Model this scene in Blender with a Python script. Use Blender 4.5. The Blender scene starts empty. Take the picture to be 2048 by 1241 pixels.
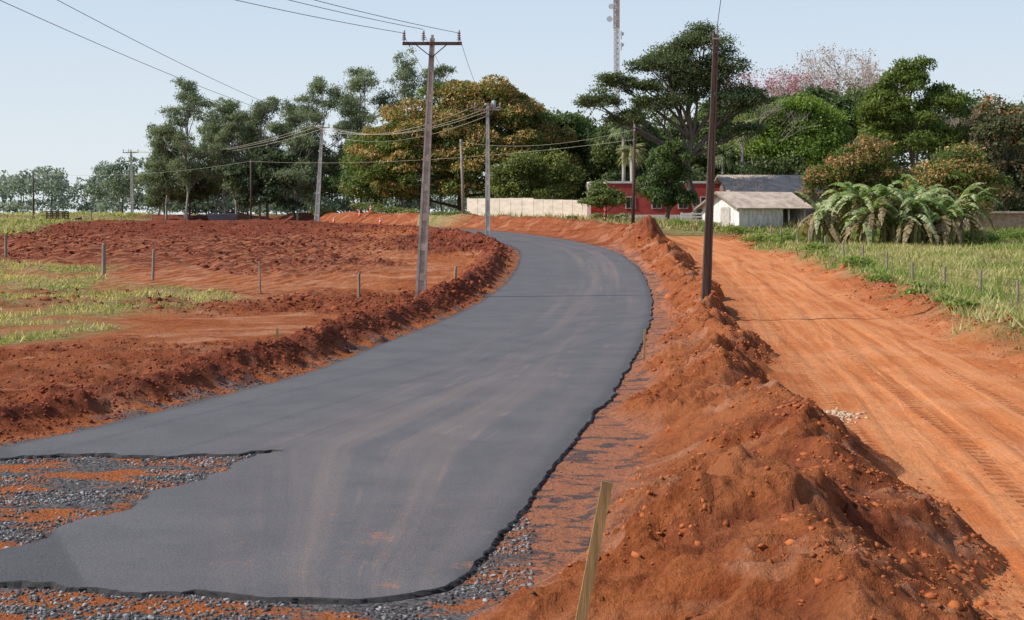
import bpy, math, random
import numpy as np
from mathutils import Vector
from mathutils.geometry import delaunay_2d_cdt
rng = np.random.default_rng(7)
random.seed(7)
scene = bpy.context.scene
COL = scene.collection

# ------------------------------------------------------------------ helpers
def sstep(a, b, x):
    t = np.clip((x - a) / (b - a), 0, 1)
    return t * t * (3 - 2 * t)
_L = rng.random((256, 256))
def vnoise(x, y):
    xi = np.floor(x).astype(int); yi = np.floor(y).astype(int)
    fx = x - xi; fy = y - yi
    fx = fx * fx * (3 - 2 * fx); fy = fy * fy * (3 - 2 * fy)
    a = _L[xi % 256, yi % 256]; b = _L[(xi + 1) % 256, yi % 256]
    c = _L[xi % 256, (yi + 1) % 256]; d = _L[(xi + 1) % 256, (yi + 1) % 256]
    return (a * (1 - fx) + b * fx) * (1 - fy) + (c * (1 - fx) + d * fx) * fy
def fbm(x, y, f, octv=4, gain=0.5):
    s = 0; a = 1; t = 0; x0, y0 = x, y
    for i in range(octv):
        c_, s_ = math.cos(.6 * i), math.sin(.6 * i)
        s = s + a * vnoise((x0 * c_ - y0 * s_) * f + 17.3 * i, (x0 * s_ + y0 * c_) * f + 5.1 * i); t += a; a *= gain; f *= 2.03
    return s / t
def dist_line(x, y, pts, closed=False):
    d = np.full(x.shape, 1e9)
    n = len(pts)
    for i in range(n if closed else n - 1):
        ax, ay = pts[i]; bx, by = pts[(i + 1) % n]
        vx, vy = bx - ax, by - ay
        t = np.clip(((x - ax) * vx + (y - ay) * vy) / (vx * vx + vy * vy + 1e-9), 0, 1)
        d = np.minimum(d, np.hypot(x - ax - t * vx, y - ay - t * vy))
    return d
def inside(x, y, pts):
    r = np.zeros(x.shape, bool); n = len(pts)
    for i in range(n):
        ax, ay = pts[i]; bx, by = pts[(i + 1) % n]
        if ay == by: continue
        c = ((ay > y) != (by > y)) & (x < (bx - ax) * (y - ay) / (by - ay) + ax)
        r ^= c
    return r
def smooth_poly(pts, n=4):
    out = []
    for i in range(len(pts) - 1):
        p0 = pts[max(i - 1, 0)]; p1 = pts[i]; p2 = pts[i + 1]; p3 = pts[min(i + 2, len(pts) - 1)]
        for j in range(n):
            t = j / n
            out.append(tuple(0.5 * ((2 * p1[k]) + (-p0[k] + p2[k]) * t + (2 * p0[k] - 5 * p1[k] + 4 * p2[k] - p3[k]) * t * t + (-p0[k] + 3 * p1[k] - 3 * p2[k] + p3[k]) * t ** 3) for k in range(2)))
    out.append(pts[-1]); return out

# ------------------------------------------------------------------ layout (metres; camera stands at the origin, looking +Y)
R_EDGE = [(-0.46,13.8),(-0.13,15.3),(0.22,17.5),(0.60,19.9),(0.88,21.6),(1.33,24.3),(2.06,28.4),(2.75,33.2),(3.65,39.8),(4.6,47.4),
          (5.66,57.7),(6.5,69.5),(6.95,80.5),(6.7,92),(5.54,101),(3.0,113),(-0.18,125),(-3.5,133),(-8.7,144),(-16,158),(-24,176),(-34,200)]
L_EDGE = [(-7.63,21.2),(-6.44,24.3),(-5.36,28),(-4.33,32.1),(-3.5,38.3),(-2.45,45.2),(-1.24,55.2),(-0.1,69.4),(0.42,82.5),(0.4,94.5),
          (-0.9,104),(-4.0,117),(-8.4,132),(-14,143),(-21,155),(-30,172),(-40,198)]
RE = smooth_poly(R_EDGE); LE = smooth_poly(L_EDGE)
ASPH = RE + LE[::-1] + [(-10,21.6),(-14,22.0),(-14,21.0),(-10,20.5),(-7.6,20.3),(-6.2,20.65),(-5.0,20.45),(-4.2,20.75),(-3.45,20.95),(-3.75,20.1),(-3.9,19.2),(-4.45,18.0),(-4.6,17.0),(-5.0,15.8),(-5.27,14.6),(-5.6,13.55),
         (-4.84,13.45),(-3.9,13.25),(-3.13,13.2),(-2.2,12.9),(-1.37,12.84),(-0.9,13.05),(-0.6,13.3)]
_by = np.arange(-300, 3000, 0.5)
_bz = np.interp(_by, [-300,45,55,70,85,105,120,140,170,220,3000],[0,0,.05,.35,.85,1.5,1.85,2.2,2.5,2.7,2.7])
_bz = np.convolve(np.pad(_bz, 12, mode='edge'), np.ones(25) / 25, mode='valid')
def base(y): return np.interp(y, _by, _bz)
MY = [5,8,12,15,18,20,23,25,28,33,36,40,47,58,70,85,95,104]
ML = [-1.6,-1.0,-0.1,.5,1.15,1.5,1.8,2.0,2.4,3.1,3.5,4.2,5.1,6.2,7.1,7.5,7.6,7.0]
MR = [2.8,3.2,4.1,4.8,5.1,5.2,4.7,4.5,5.0,6.0,6.3,6.3,7.0,8.3,9.2,10.3,10.6,10.6]
MH = [.5,.65,.9,1.1,1.0,.98,.7,.6,.68,.82,.85,.72,.7,.82,.82,.9,.85,.5]
CY = [0,8,15,37,50,69,90,105,125]; CX = [4.5,5.6,6.6,9.3,10.8,12.6,14.0,13.6,12.0]
G_LEFT = [(-90,37),(-14.3,39.0),(-13.0,44),(-12.6,50),(-10.8,60),(-14.5,64),(-19,66),(-21,74),(-26,80),(-34,86),(-90,92)]
G_FARL = [(-400,108),(-45,112),(-40,119),(-44,135),(-48,155),(-50,175),(-52,215),(-400,215)]
G_RIGHT = [(12.6,18),(13.0,39),(13.6,42),(15.4,55),(16,69),(16.6,80),(17,95),(17.5,106),(19,116),(140,120),(140,18)]
def zones(x, y):
    ins = inside(x, y, ASPH)
    d = dist_line(x, y, ASPH, True)
    dR = dist_line(x, y, RE); dL = dist_line(x, y, LE)
    return ins, d, dR, dL
def height(x, y, full=False):
    x = np.asarray(x, float); y = np.asarray(y, float)
    ins, d, dR, dL = zones(x, y)
    z = base(y).copy()
    near = sstep(0.0, 0.25, d) * (~ins)
    # mound beside the road
    l = np.interp(y, MY, ML); r = np.interp(y, MY, MR); h = np.interp(y, MY, MH)
    wob = (fbm(x, y, 0.4, 3) - .5)
    t = (x + wob * 1.6 - l) / (r - l)
    prof = np.where(t < .62, np.clip(t / .62, 0, 1) ** 1.1, np.clip((1 - t) / .38, 0, 1) ** .8)
    prof = prof * (y < 104) * sstep(104, 97, y)
    lump = 0.35 + 1.3 * fbm(x + 44, y * .8, 0.40, 3)
    clod = (fbm(x, y, 1.15, 6, .64) - .5)
    ridg = np.abs(fbm(x + 9, y + 3, .8, 5, .6) - .5)
    bil = np.abs(fbm(x + 70, y + 23, 2.4, 5, .68) - .5)
    patch = sstep(.35, .65, fbm(x + 50, y, .5, 2))
    mound = h * prof * lump + np.clip(prof * 2.5, 0, 1) * (clod * (.45 + .4 * patch) - ridg * .5 - bil * (.22 + .35 * patch) + .13)
    z += np.maximum(mound, -0.02) * near
    # left bank of clods
    sideL = (x < np.interp(y, [p[1] for p in LE], [p[0] for p in LE])) & (y > 20)
    hb = np.interp(y, [20,24,30,40,60,80,100,125,150,170],[.22,.3,.5,.55,.6,.65,.6,.5,.35,0])
    wv = d + (fbm(x, y, .6, 3) - .5) * .8
    w1 = np.interp(y, [20,30,60,100],[.75,.55,.7,.8])
    bank = hb * np.exp(-((wv - w1 - .75) / .62) ** 2) * (.6 + .8 * fbm(x + 3, y + 8, .9, 3)) * sideL
    bank += sideL * (fbm(x + 7, y, 2.1, 5, .65) - .5) * .55 * np.exp(-((wv - w1 - 1.2) / 1.4) ** 2)
    z += np.where(sideL, bank, 0) * near
    # tilled / dumped earth on the left
    fieldL = sideL * sstep(1.2, 3, d)
    rough = sstep(.42, .58, fbm(x + 31, y * .8, .11, 3))
    rough = np.maximum(rough, sstep(74, 92, y + (fbm(x, y, .06, 3) - .5) * 30) * sstep(-7, -13, x + (y - 90) * .16) * .95)
    z += fieldL * (fbm(x, y, .8, 6, .76) - .5) * (.7 + .5 * sstep(50, 100, y)) * (.18 + .82 * rough)
    z += fieldL * (np.sin((x * .35 + y) * 2 * math.pi / 2.4 + 3 * fbm(x, y, .1, 2)) * .09) * sstep(56, 64, y) * (1 - sstep(130, 150, y))
    z += fieldL * .45 * (fbm(x, y, .05, 2) - .5)
    z += fieldL * .5 * np.exp(-((y - 150) / 14) ** 2) * sstep(-14, -24, x) * (x > -60)
    # bank behind the bend
    xs_ = [p[0] for p in RE if p[1] > 92][::-1]; ys_ = [p[1] for p in RE if p[1] > 92][::-1]
    back = (y > np.interp(x, xs_, ys_)) & (y > 94) & (~ins)
    rb = np.where(back, .7 * sstep(.8, 3.5, d) + .6 * np.exp(-((d - 3.2) / 1.3) ** 2) * (.4 + 1.1 * fbm(x, y, .6, 4, .6)), 0) * (1 - sstep(9, 13, x) )
    z += rb + np.where(back, .55 * sstep(9, 13, x) * sstep(105, 125, y), 0)
    # rough spoil on the far side of the dirt road
    lat = x - np.interp(y, CY, CX)
    spoil = np.exp(-((lat - 4.3 + wob * 2) / 1.1) ** 2) * sstep(24, 34, y) * (1 - sstep(100, 112, y))
    z += spoil * (.10 + .9 * fbm(x, y, .7, 5, .65) ** 1.5)
    rd = np.exp(-(lat / 3.2) ** 4) * (y < 112)
    rut = (np.abs(fbm(lat * 1.6, y * .06, 1, 3) - .5)) * .16 + (fbm(x, y, .9, 4) - .5) * .05
    z += rd * (rut - .03) * near
    z += (x > 14) * .25 * (fbm(x, y, .12, 3) - .3) * sstep(14, 18, x)
    z += near * (fbm(x, y, 3.0, 3) - .5) * .03
    z -= ins * .05 + (~ins) * (1 - sstep(0, .3, d)) * .012
    if full:
        return z, dict(ins=ins, d=d, dR=dR, dL=dL, prof=prof, bank=bank, sideL=sideL, lat=lat, rd=rd, spoil=spoil, back=back, near=near, rough=rough, clod=clod)
    return z
def gz(x, y): return float(height(np.array([x]), np.array([y]))[0])

# ------------------------------------------------------------------ material helpers
def new_mat(name):
    m = bpy.data.materials.new(name); m.use_nodes = True
    nt = m.node_tree; b = nt.nodes['Principled BSDF']
    return m, nt, b
class NB:
    def __init__(s, nt): s.nt = nt
    def n(s, t, **k):
        nd = s.nt.nodes.new(t)
        for a, v in k.items(): setattr(nd, a, v)
        return nd
    def l(s, a, b): s.nt.links.new(a, b)
    def put(s, sock, v):
        if isinstance(v, (int, float)): sock.default_value = v
        elif isinstance(v, tuple): sock.default_value = v if len(v) == 4 or sock.type == 'VECTOR' else (*v, 1)
        else: s.l(v, sock)
    def mix(s, f, a, b, mode='MIX'):
        nd = s.n('ShaderNodeMix', data_type='RGBA', blend_type=mode)
        s.put(nd.inputs[0], f); s.put(nd.inputs[6], a); s.put(nd.inputs[7], b); return nd.outputs[2]
    def math(s, op, a, b=0.0, c=0.0, clamp=False):
        nd = s.n('ShaderNodeMath', operation=op, use_clamp=clamp)
        s.put(nd.inputs[0], a); s.put(nd.inputs[1], b); s.put(nd.inputs[2], c); return nd.outputs[0]
    def noise(s, vec, sc, det=5, rough=.55, dist=0):
        nd = s.n('ShaderNodeTexNoise'); nd.inputs['Scale'].default_value = sc; nd.inputs['Detail'].default_value = det
        nd.inputs['Roughness'].default_value = rough; nd.inputs['Distortion'].default_value = dist
        if vec is not None: s.l(vec, nd.inputs['Vector'])
        return nd.outputs['Fac']
    def ramp(s, f, a, b):
        nd = s.n('ShaderNodeMapRange', interpolation_type='SMOOTHSTEP'); s.put(nd.inputs[0], f)
        nd.inputs[1].default_value = a; nd.inputs[2].default_value = b; return nd.outputs[0]
    def scale(s, vec, v):
        nd = s.n('ShaderNodeVectorMath', operation='MULTIPLY'); s.l(vec, nd.inputs[0]); nd.inputs[1].default_value = v; return nd.outputs[0]
def simple_mat(name, col, rough=.8, var=.3, sc=3, bump=.0, metal=0, stretch=(1,1,1)):
    m, nt, b = new_mat(name); q = NB(nt)
    tc = q.n('ShaderNodeTexCoord').outputs['Object']; v = q.scale(tc, stretch)
    f = q.noise(v, sc, 6, .65)
    dark = tuple(c * (1 - var) for c in col); lite = tuple(min(1, c * (1 + var)) for c in col)
    q.l(q.mix(q.ramp(f, .3, .7), dark, lite), b.inputs['Base Color'])
    b.inputs['Roughness'].default_value = rough; b.inputs['Metallic'].default_value = metal
    if bump:
        bp = q.n('ShaderNodeBump'); bp.inputs['Strength'].default_value = bump; bp.inputs['Distance'].default_value = .02
        q.l(q.noise(v, sc * 6, 4), bp.inputs['Height']); q.l(bp.outputs[0], b.inputs['Normal'])
    return m
def col_mat(name, transl=.3, rough=.6, spec=.3):
    m, nt, b = new_mat(name); q = NB(nt)
    a = q.n('ShaderNodeAttribute', attribute_name='Col').outputs['Color']
    q.l(a, b.inputs['Base Color']); b.inputs['Roughness'].default_value = rough
    b.inputs['Specular IOR Level'].default_value = spec
    if transl:
        t = q.n('ShaderNodeBsdfTranslucent'); q.l(q.mix(1.0, a, (1.2, 1.25, .7), 'MULTIPLY'), t.inputs[0])
        ms = q.n('ShaderNodeMixShader'); ms.inputs[0].default_value = transl
        q.l(b.outputs[0], ms.inputs[1]); q.l(t.outputs[0], ms.inputs[2])
        q.l(ms.outputs[0], nt.nodes['Material Output'].inputs[0])
    return m
LEAF = col_mat('leaf', .4, .55, .35); CLODM = col_mat('soil_clod', 0, .95, .1); STONE = col_mat('crushed_stone', 0, .8, .3)
BARK = simple_mat('bark', (.13,.10,.08), .9, .4, 2, .5, stretch=(3,3,.6))
EBARK = simple_mat('eucalyptus_bark', (.30,.28,.25), .85, .4, 1.5, .3, stretch=(3,3,.4))
CONC = simple_mat('weathered_concrete', (.40,.33,.28), .85, .25, 2.5, .4)
CONC2 = simple_mat('pale_concrete', (.50,.47,.43), .85, .2, 2.5, .3)
DWOOD = simple_mat('dark_timber', (.070,.038,.027), .8, .4, 3, .6, stretch=(4,4,.3))
GWOOD = simple_mat('grey_timber', (.26,.21,.17), .9, .35, 4, .5, stretch=(4,4,.4))
YWOOD = simple_mat('sawn_timber', (.34,.21,.08), .7, .3, 3, .3, stretch=(6,6,.5))
WIRE = simple_mat('cable', (.05,.05,.05), .5, .1); WIREL = simple_mat('aluminium_cable', (.42,.38,.28), .5, .1)
INSUL = simple_mat('porcelain', (.30,.28,.28), .3, .2)
STEEL = simple_mat('galvanised_steel', (.38,.40,.42), .5, .15)

# ------------------------------------------------------------------ mesh helpers
def link(ob, parent=None):
    COL.objects.link(ob)
    if parent is not None: ob.parent = parent
    return ob
def empty(name):
    e = bpy.data.objects.new(name, None); e.empty_display_size = .3; return link(e)
def mesh_np(name, V, F, mats, cols=None, parent=None, smooth=False, midx=None):
    V = np.asarray(V, np.float32); F = np.asarray(F, np.int32); k = F.shape[1]
    me = bpy.data.meshes.new(name)
    me.vertices.add(len(V)); me.vertices.foreach_set('co', V.ravel())
    me.loops.add(F.size); me.loops.foreach_set('vertex_index', F.ravel())
    me.polygons.add(len(F)); me.polygons.foreach_set('loop_start', np.arange(0, F.size, k, dtype=np.int32))
    try: me.polygons.foreach_set('loop_total', np.full(len(F), k, np.int32))
    except Exception: pass
    me.update(calc_edges=True)
    for m in (mats if isinstance(mats, list) else [mats]): me.materials.append(m)
    if cols is not None:
        at = me.color_attributes.new('Col', 'FLOAT_COLOR', 'CORNER')
        c = np.ones((len(F), k, 4), np.float32); c[:, :, :3] = np.asarray(cols)[:, None, :]
        at.data.foreach_set('color', c.ravel())
    if smooth: me.polygons.foreach_set('use_smooth', np.ones(len(F), bool))
    if midx is not None: me.polygons.foreach_set('material_index', np.asarray(midx, np.int32))
    return link(bpy.data.objects.new(name, me), parent)
class MB:
    """collects boxes / tubes / prisms into one mesh"""
    def __init__(s): s.v = []; s.f = []; s.m = []
    def add(s, V, F, m=0):
        o = len(s.v); s.v += [tuple(p) for p in V]; s.f += [tuple(i + o for i in f) for f in F]; s.m += [m] * len(F)
    def box(s, a, b, m=0):
        x0,y0,z0 = a; x1,y1,z1 = b
        s.add([(x0,y0,z0),(x1,y0,z0),(x1,y1,z0),(x0,y1,z0),(x0,y0,z1),(x1,y0,z1),(x1,y1,z1),(x0,y1,z1)],
              [(0,3,2,1),(4,5,6,7),(0,1,5,4),(1,2,6,5),(2,3,7,6),(3,0,4,7)], m)
    def beam(s, p, q, w, d=None, m=0, w2=None, d2=None):
        p = Vector(p); q = Vector(q); d = d or w; w2 = w2 or w; d2 = d2 or d
        ax = (q - p).normalized(); up = Vector((0,0,1)) if abs(ax.z) < .9 else Vector((0,1,0))
        a = ax.cross(up).normalized(); b = a.cross(ax).normalized()
        V = []
        for c, ww, dd in ((p, w, d), (q, w2, d2)):
            for i, j in ((-1,-1),(1,-1),(1,1),(-1,1)): V.append(c + a * (i * ww / 2) + b * (j * dd / 2))
        s.add(V, [(0,3,2,1),(4,5,6,7),(0,1,5,4),(1,2,6,5),(2,3,7,6),(3,0,4,7)], m)
    def tube(s, pts, rad, n=8, m=0):
        pts = [Vector(p) for p in pts]; V = []; F = []
        for i, p in enumerate(pts):
            ax = (pts[min(i + 1, len(pts) - 1)] - pts[max(i - 1, 0)]).normalized()
            up = Vector((0,1,0)) if abs(ax.y) < .9 else Vector((1,0,0))
            a = ax.cross(up).normalized(); b = ax.cross(a).normalized()
            r = rad[i] if isinstance(rad, (list, tuple)) else rad
            for k in range(n):
                t = 2 * math.pi * k / n; V.append(p + a * (math.cos(t) * r) + b * (math.sin(t) * r))
        for i in range(len(pts) - 1):
            for k in range(n):
                F.append((i*n+k, i*n+(k+1)%n, (i+1)*n+(k+1)%n, (i+1)*n+k))
        F.append(tuple(range(n))[::-1]); F.append(tuple(range((len(pts)-1)*n, len(pts)*n)))
        s.add(V, F, m)
    def obj(s, name, mats, parent=None, smooth=False):
        me = bpy.data.meshes.new(name); me.from_pydata(s.v, [], s.f)
        for m in (mats if isinstance(mats, list) else [mats]): me.materials.append(m)
        me.polygons.foreach_set('material_index', s.m)
        if smooth: me.polygons.foreach_set('use_smooth', [True] * len(s.f))
        me.update(); return link(bpy.data.objects.new(name, me), parent)

# ------------------------------------------------------------------ terrain
def axis_steps(dense0, dense1, st, grow, lim, g2, lim2):
    a = list(np.arange(dense0, dense1, st)); s = st
    while a[-1] < lim: s *= grow; a.append(a[-1] + s)
    while a[-1] < lim2: s *= g2; a.append(a[-1] + s)
    return a
xr = axis_steps(0, 8, .045, 1.02, 70, 1.3, 2500)
xl = [-v for v in axis_steps(0, 8, .06, 1.02, 70, 1.3, 2500)][1:][::-1]
xs = np.array(xl + xr)
ys = [5.0]
while ys[-1] < 190: ys.append(ys[-1] + max(.045, .0042 * ys[-1]))
s = 1.2
while ys[-1] < 3500: s *= 1.2; ys.append(ys[-1] + s)
yb = [5.0]; s = .3
while yb[0] > -250: s *= 1.3; yb.insert(0, yb[0] - s)
ys = np.array(yb[:-1] + ys)
X, Y = np.meshgrid(xs, ys)
X = X.ravel(); Y = Y.ravel()
Z, q_ = height(X, Y, True)
nx, ny = len(xs), len(ys)
ii = (np.arange(ny - 1)[:, None] * nx + np.arange(nx - 1)[None, :]).ravel()
F = np.stack([ii, ii + 1, ii + nx + 1, ii + nx], 1)
n1 = fbm(X, Y, .25, 4)
def soft_in(poly, w):
    d = dist_line(X, Y, poly, True); i = inside(X, Y, poly)
    sd = np.where(i, d, -d) + (n1 - .5) * w * 3
    return sstep(-w, w, sd)
gl = soft_in(G_LEFT, 1.2) * (.35 + .65 * sstep(.36, .52, fbm(X + 11, Y, .45, 3)))
grass = np.maximum.reduce([gl, soft_in(G_FARL, 3), soft_in(G_RIGHT, .8),
        sstep(205, 215, Y), sstep(9, 14, X + (n1 - .5) * 8) * sstep(108, 116, Y), sstep(138, 148, Y) * (X > -10) * q_['back'],
        sstep(70, 90, np.abs(X))])
dry = np.maximum(sstep(.42, .62, fbm(X + 5, Y, .3, 3)), 0)
fieldz = q_['sideL'] * sstep(1.0, 2.0, q_['d'])
orange = np.clip(q_['rd'] * (1 - np.clip(q_['prof'] * 4, 0, 1)), 0, 1)
gravel = ((Y < 21.4) & (X < 0.2) & (X > -20)) * (~q_['ins']) * sstep(.9, -.6, X - 0.0) * (1 - sstep(20.9, 21.3, Y + 0 * X)) * (1 - np.clip(q_['prof'] * 6, 0, 1))
gravel = np.maximum(gravel, q_['sideL'] * sstep(.75, .2, q_['d'] + (n1 - .5) * .8) * .85)
should = (X > np.interp(Y, [p[1] for p in RE[:60]], [p[0] for p in RE[:60]]) - .1) * sstep(1.7, 1.0, q_['d'] + (n1 - .5)) * (1 - np.clip(q_['prof'] * 3.5, 0, 1)) * (Y < 100) * (Y > 12)
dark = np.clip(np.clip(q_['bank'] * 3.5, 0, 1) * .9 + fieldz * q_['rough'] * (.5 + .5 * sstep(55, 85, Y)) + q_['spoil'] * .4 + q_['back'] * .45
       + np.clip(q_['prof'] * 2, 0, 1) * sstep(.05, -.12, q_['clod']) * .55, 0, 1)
furrow = fieldz * sstep(56, 62, Y) * sstep(128, 110, Y) * sstep(5, 9, q_['d'])
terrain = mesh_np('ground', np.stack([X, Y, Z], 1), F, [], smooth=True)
def add_attr(name, arrs):
    at = terrain.data.color_attributes.new(name, 'FLOAT_COLOR', 'POINT')
    c = np.ones((len(X), 4), np.float32)
    for i, a in enumerate(arrs): c[:, i] = a
    at.data.foreach_set('color', c.ravel())
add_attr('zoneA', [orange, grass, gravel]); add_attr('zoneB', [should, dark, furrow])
add_attr('trk', [q_['lat'], Y, dry])

m, nt, b = new_mat('red_earth'); q = NB(nt)
geo = q.n('ShaderNodeNewGeometry').outputs['Position']
def attr(nm):
    a = q.n('ShaderNodeAttribute', attribute_name=nm); s_ = q.n('ShaderNodeSeparateColor'); q.l(a.outputs['Color'], s_.inputs[0]); return a, s_.outputs
_, A = attr('zoneA'); _, Bz = attr('zoneB'); ta, T = attr('trk')
nL = q.noise(geo, .35, 6, .6); nM = q.noise(geo, 2.2, 8, .65); nF = q.noise(geo, 14, 6, .7); nS = q.noise(geo, 70, 3, .6)
soil = q.mix(q.ramp(nM, .3, .7), (.28,.072,.025), (.50,.155,.052))
soil = q.mix(q.ramp(nL, .40, .66), soil, (.48,.170,.068))
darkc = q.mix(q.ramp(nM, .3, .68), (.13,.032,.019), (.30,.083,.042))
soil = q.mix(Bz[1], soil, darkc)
# furrow stripes
wv = q.n('ShaderNodeTexWave'); wv.inputs['Scale'].default_value = .55; wv.inputs['Distortion'].default_value = 3; wv.inputs['Detail'].default_value = 3
mp = q.n('ShaderNodeMapping'); mp.inputs['Rotation'].default_value = (0,0,math.radians(62)); q.l(geo, mp.inputs[0]); q.l(mp.outputs[0], wv.inputs[0])
soil = q.mix(q.math('MULTIPLY', Bz[2], q.math('MULTIPLY', q.ramp(wv.outputs['Fac'], .5, .9), .55)), soil, (.54,.24,.13))
# pale compacted smears
smear = q.noise(q.scale(geo, (.25,.6,1)), 1.0, 4, .5, 1.2)
soil = q.mix(q.math('MULTIPLY', q.ramp(smear, .53, .65), q.math('SUBTRACT', .7, q.math('MULTIPLY', Bz[1], .6))), soil, (.60,.29,.17))
# dirt road
tv = q.scale(ta.outputs['Vector'], (1.0,.035,0))
st = q.noise(tv, 2.0, 7, .62, .5); st2 = q.noise(q.scale(ta.outputs['Vector'], (1.0,.6,0)), 3.5, 6, .72)
road = q.mix(q.ramp(st, .38, .62), (.54,.170,.055), (.68,.27,.105))
road = q.mix(q.math('MULTIPLY', q.ramp(nL, .45, .62), .6), road, (.68,.29,.13))
road = q.mix(q.math('MULTIPLY', q.ramp(st2, .56, .68), .6), road, (.38,.12,.045))
# tread prints: narrow bands along the road with a lug pattern
wig = q.math('MULTIPLY', q.math('SUBTRACT', q.noise(q.scale(ta.outputs['Vector'], (0,.05,0)), 1.0, 2), .5), 2.4)
lug = None
lugw = q.math('SINE', q.math('MULTIPLY', T[1], 2 * math.pi / .30))
for c0, w0 in ((-2.0,.13),(-.5,.15),(1.3,.14),(2.5,.12)):
    dd = q.math('ABSOLUTE', q.math('SUBTRACT', q.math('ADD', T[0], wig), c0 ))
    bnd = q.ramp(dd, w0, w0 * .7); lug = bnd if lug is None else q.math('MAXIMUM', lug, bnd)
lugm = q.math('MULTIPLY', lug, q.ramp(lugw, -.3, .5))
lugm = q.math('MULTIPLY', lugm, q.ramp(st2, .40, .50))
road = q.mix(q.math('MULTIPLY', lugm, .6), road, (.30,.085,.03))
soil = q.mix(A[0], soil, road)
# shoulder with prime coat
sp = q.noise(q.scale(geo, (1,1.3,1)), 1.6, 8, .72)
sh = q.mix(q.ramp(sp, .43, .49), (.13,.098,.092), q.mix(q.ramp(nF, .35, .65), (.44,.20,.12), (.57,.20,.085)))
soil = q.mix(q.math('MULTIPLY', Bz[0], .95), soil, sh)
# gravel
gv = q.n('ShaderNodeTexVoronoi'); gv.inputs['Scale'].default_value = 26; q.l(geo, gv.inputs['Vector'])
gs = q.n('ShaderNodeSeparateColor'); q.l(gv.outputs['Color'], gs.inputs[0])
gcol = q.mix(gs.outputs[0], (.06,.055,.055), (.26,.245,.24))
gm = q.noise(q.scale(geo, (.8,1.7,1)), .8, 5, .6)
gcol = q.mix(q.ramp(q.math('ADD', gm, q.math('MULTIPLY', nF, .3)), .61, .67), gcol, (.50,.155,.05))
soil = q.mix(A[2], soil, gcol)
# grass ground
gr = q.mix(q.ramp(nM, .35, .65), (.16,.18,.05), (.38,.30,.13))
gr = q.mix(q.math('MULTIPLY', T[2], .5), gr, (.44,.31,.17))
soil = q.mix(A[1], soil, gr)
# fine grain
soil = q.mix(.6, soil, q.mix(q.ramp(nF, .25, .75), (.6,.6,.6), (1.15,1.15,1.15)), 'MULTIPLY')
soil = q.mix(.35, soil, q.mix(q.ramp(nS, .3, .7), (.6,.6,.6), (1.15,1.15,1.15)), 'MULTIPLY')
q.l(soil, b.inputs['Base Color'])
b.inputs['Specular IOR Level'].default_value = .1
q.l(q.math('SUBTRACT', .95, q.math('MULTIPLY', Bz[0], .3)), b.inputs['Roughness'])
hgt = q.math('ADD', q.math('MULTIPLY', nM, .18), q.math('ADD', q.math('MULTIPLY', nF, .10), q.math('MULTIPLY', nS, .016)))
hgt = q.math('ADD', q.math('MULTIPLY', hgt, q.math('SUBTRACT', 1.0, q.math('MULTIPLY', A[0], .8))), q.math('MULTIPLY', A[0], q.math('MULTIPLY', st, .07)))
hgt = q.math('SUBTRACT', hgt, q.math('MULTIPLY', q.math('MULTIPLY', lugm, A[0]), .015))
hgt = q.math('ADD', hgt, q.math('MULTIPLY', q.math('MULTIPLY', Bz[2], wv.outputs['Fac']), .10))
hgt = q.math('ADD', hgt, q.math('MULTIPLY', A[2], q.math('MULTIPLY', gv.outputs['Distance'], -.03)))
bp = q.n('ShaderNodeBump'); bp.inputs['Strength'].default_value = 1; bp.inputs['Distance'].default_value = 1.0
q.l(hgt, bp.inputs['Height']); q.l(bp.outputs[0], b.inputs['Normal'])
terrain.data.materials.append(m)

# ------------------------------------------------------------------ asphalt road
out = []
for i in range(len(ASPH)):
    a = ASPH[i]; c = ASPH[(i + 1) % len(ASPH)]
    L = math.hypot(c[0] - a[0], c[1] - a[1]); st_ = .06 if a[1] < 45 else .5
    k = max(1, int(L / st_))
    for j in range(k):
        t = j / k; x = a[0] + (c[0] - a[0]) * t; y = a[1] + (c[1] - a[1]) * t
        amp = .20 if y < 60 else .3
        fr = .8
        if x < -3 and y < 21.1: amp = .5; fr = 1.5
        nx_, ny_ = (c[1] - a[1]) / max(L, 1e-6), -(c[0] - a[0]) / max(L, 1e-6)
        px, py = np.array([x]), np.array([y])
        o = (fbm(px, py, fr, 5, .62)[0] - .5) * amp * 1.3 + (fbm(px + 30, py, 5.0, 2)[0] - .5) * .06
        out.append((x + nx_ * o, y + ny_ * o))
inner = []
yy = 13.0
while yy < 198:
    sx = max(.5, yy * .02)
    for xx in np.arange(-40, 8, sx): inner.append((xx + random.uniform(-.1,.1) * sx, yy))
    yy += sx
ia = np.array(inner); ok = inside(ia[:,0], ia[:,1], out) & (dist_line(ia[:,0], ia[:,1], ASPH, True) > .45)
ia = ia[ok]
vin = [Vector(p) for p in out] + [Vector(p) for p in ia.tolist()]
no = len(out)
rv, re_, rf, _, _, _ = delaunay_2d_cdt(vin, [], [list(range(no))], 1, 1e-5)
rva = np.array([(p.x, p.y) for p in rv])
TOPZ = .032
tops = [(p[0], p[1], float(z)) for p, z in zip(rva, base(rva[:,1]) + TOPZ)]
me = bpy.data.meshes.new('asphalt_road')
vv = list(tops); ff = [tuple(f) for f in rf]
cen = len(vv)
area = sum(out[i][0] * out[(i+1) % no][1] - out[(i+1) % no][0] * out[i][1] for i in range(no))
sg = 1 if area > 0 else -1
rows = [(0,TOPZ),(.012,.022),(.03,-.005),(.05,-.06)]
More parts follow.
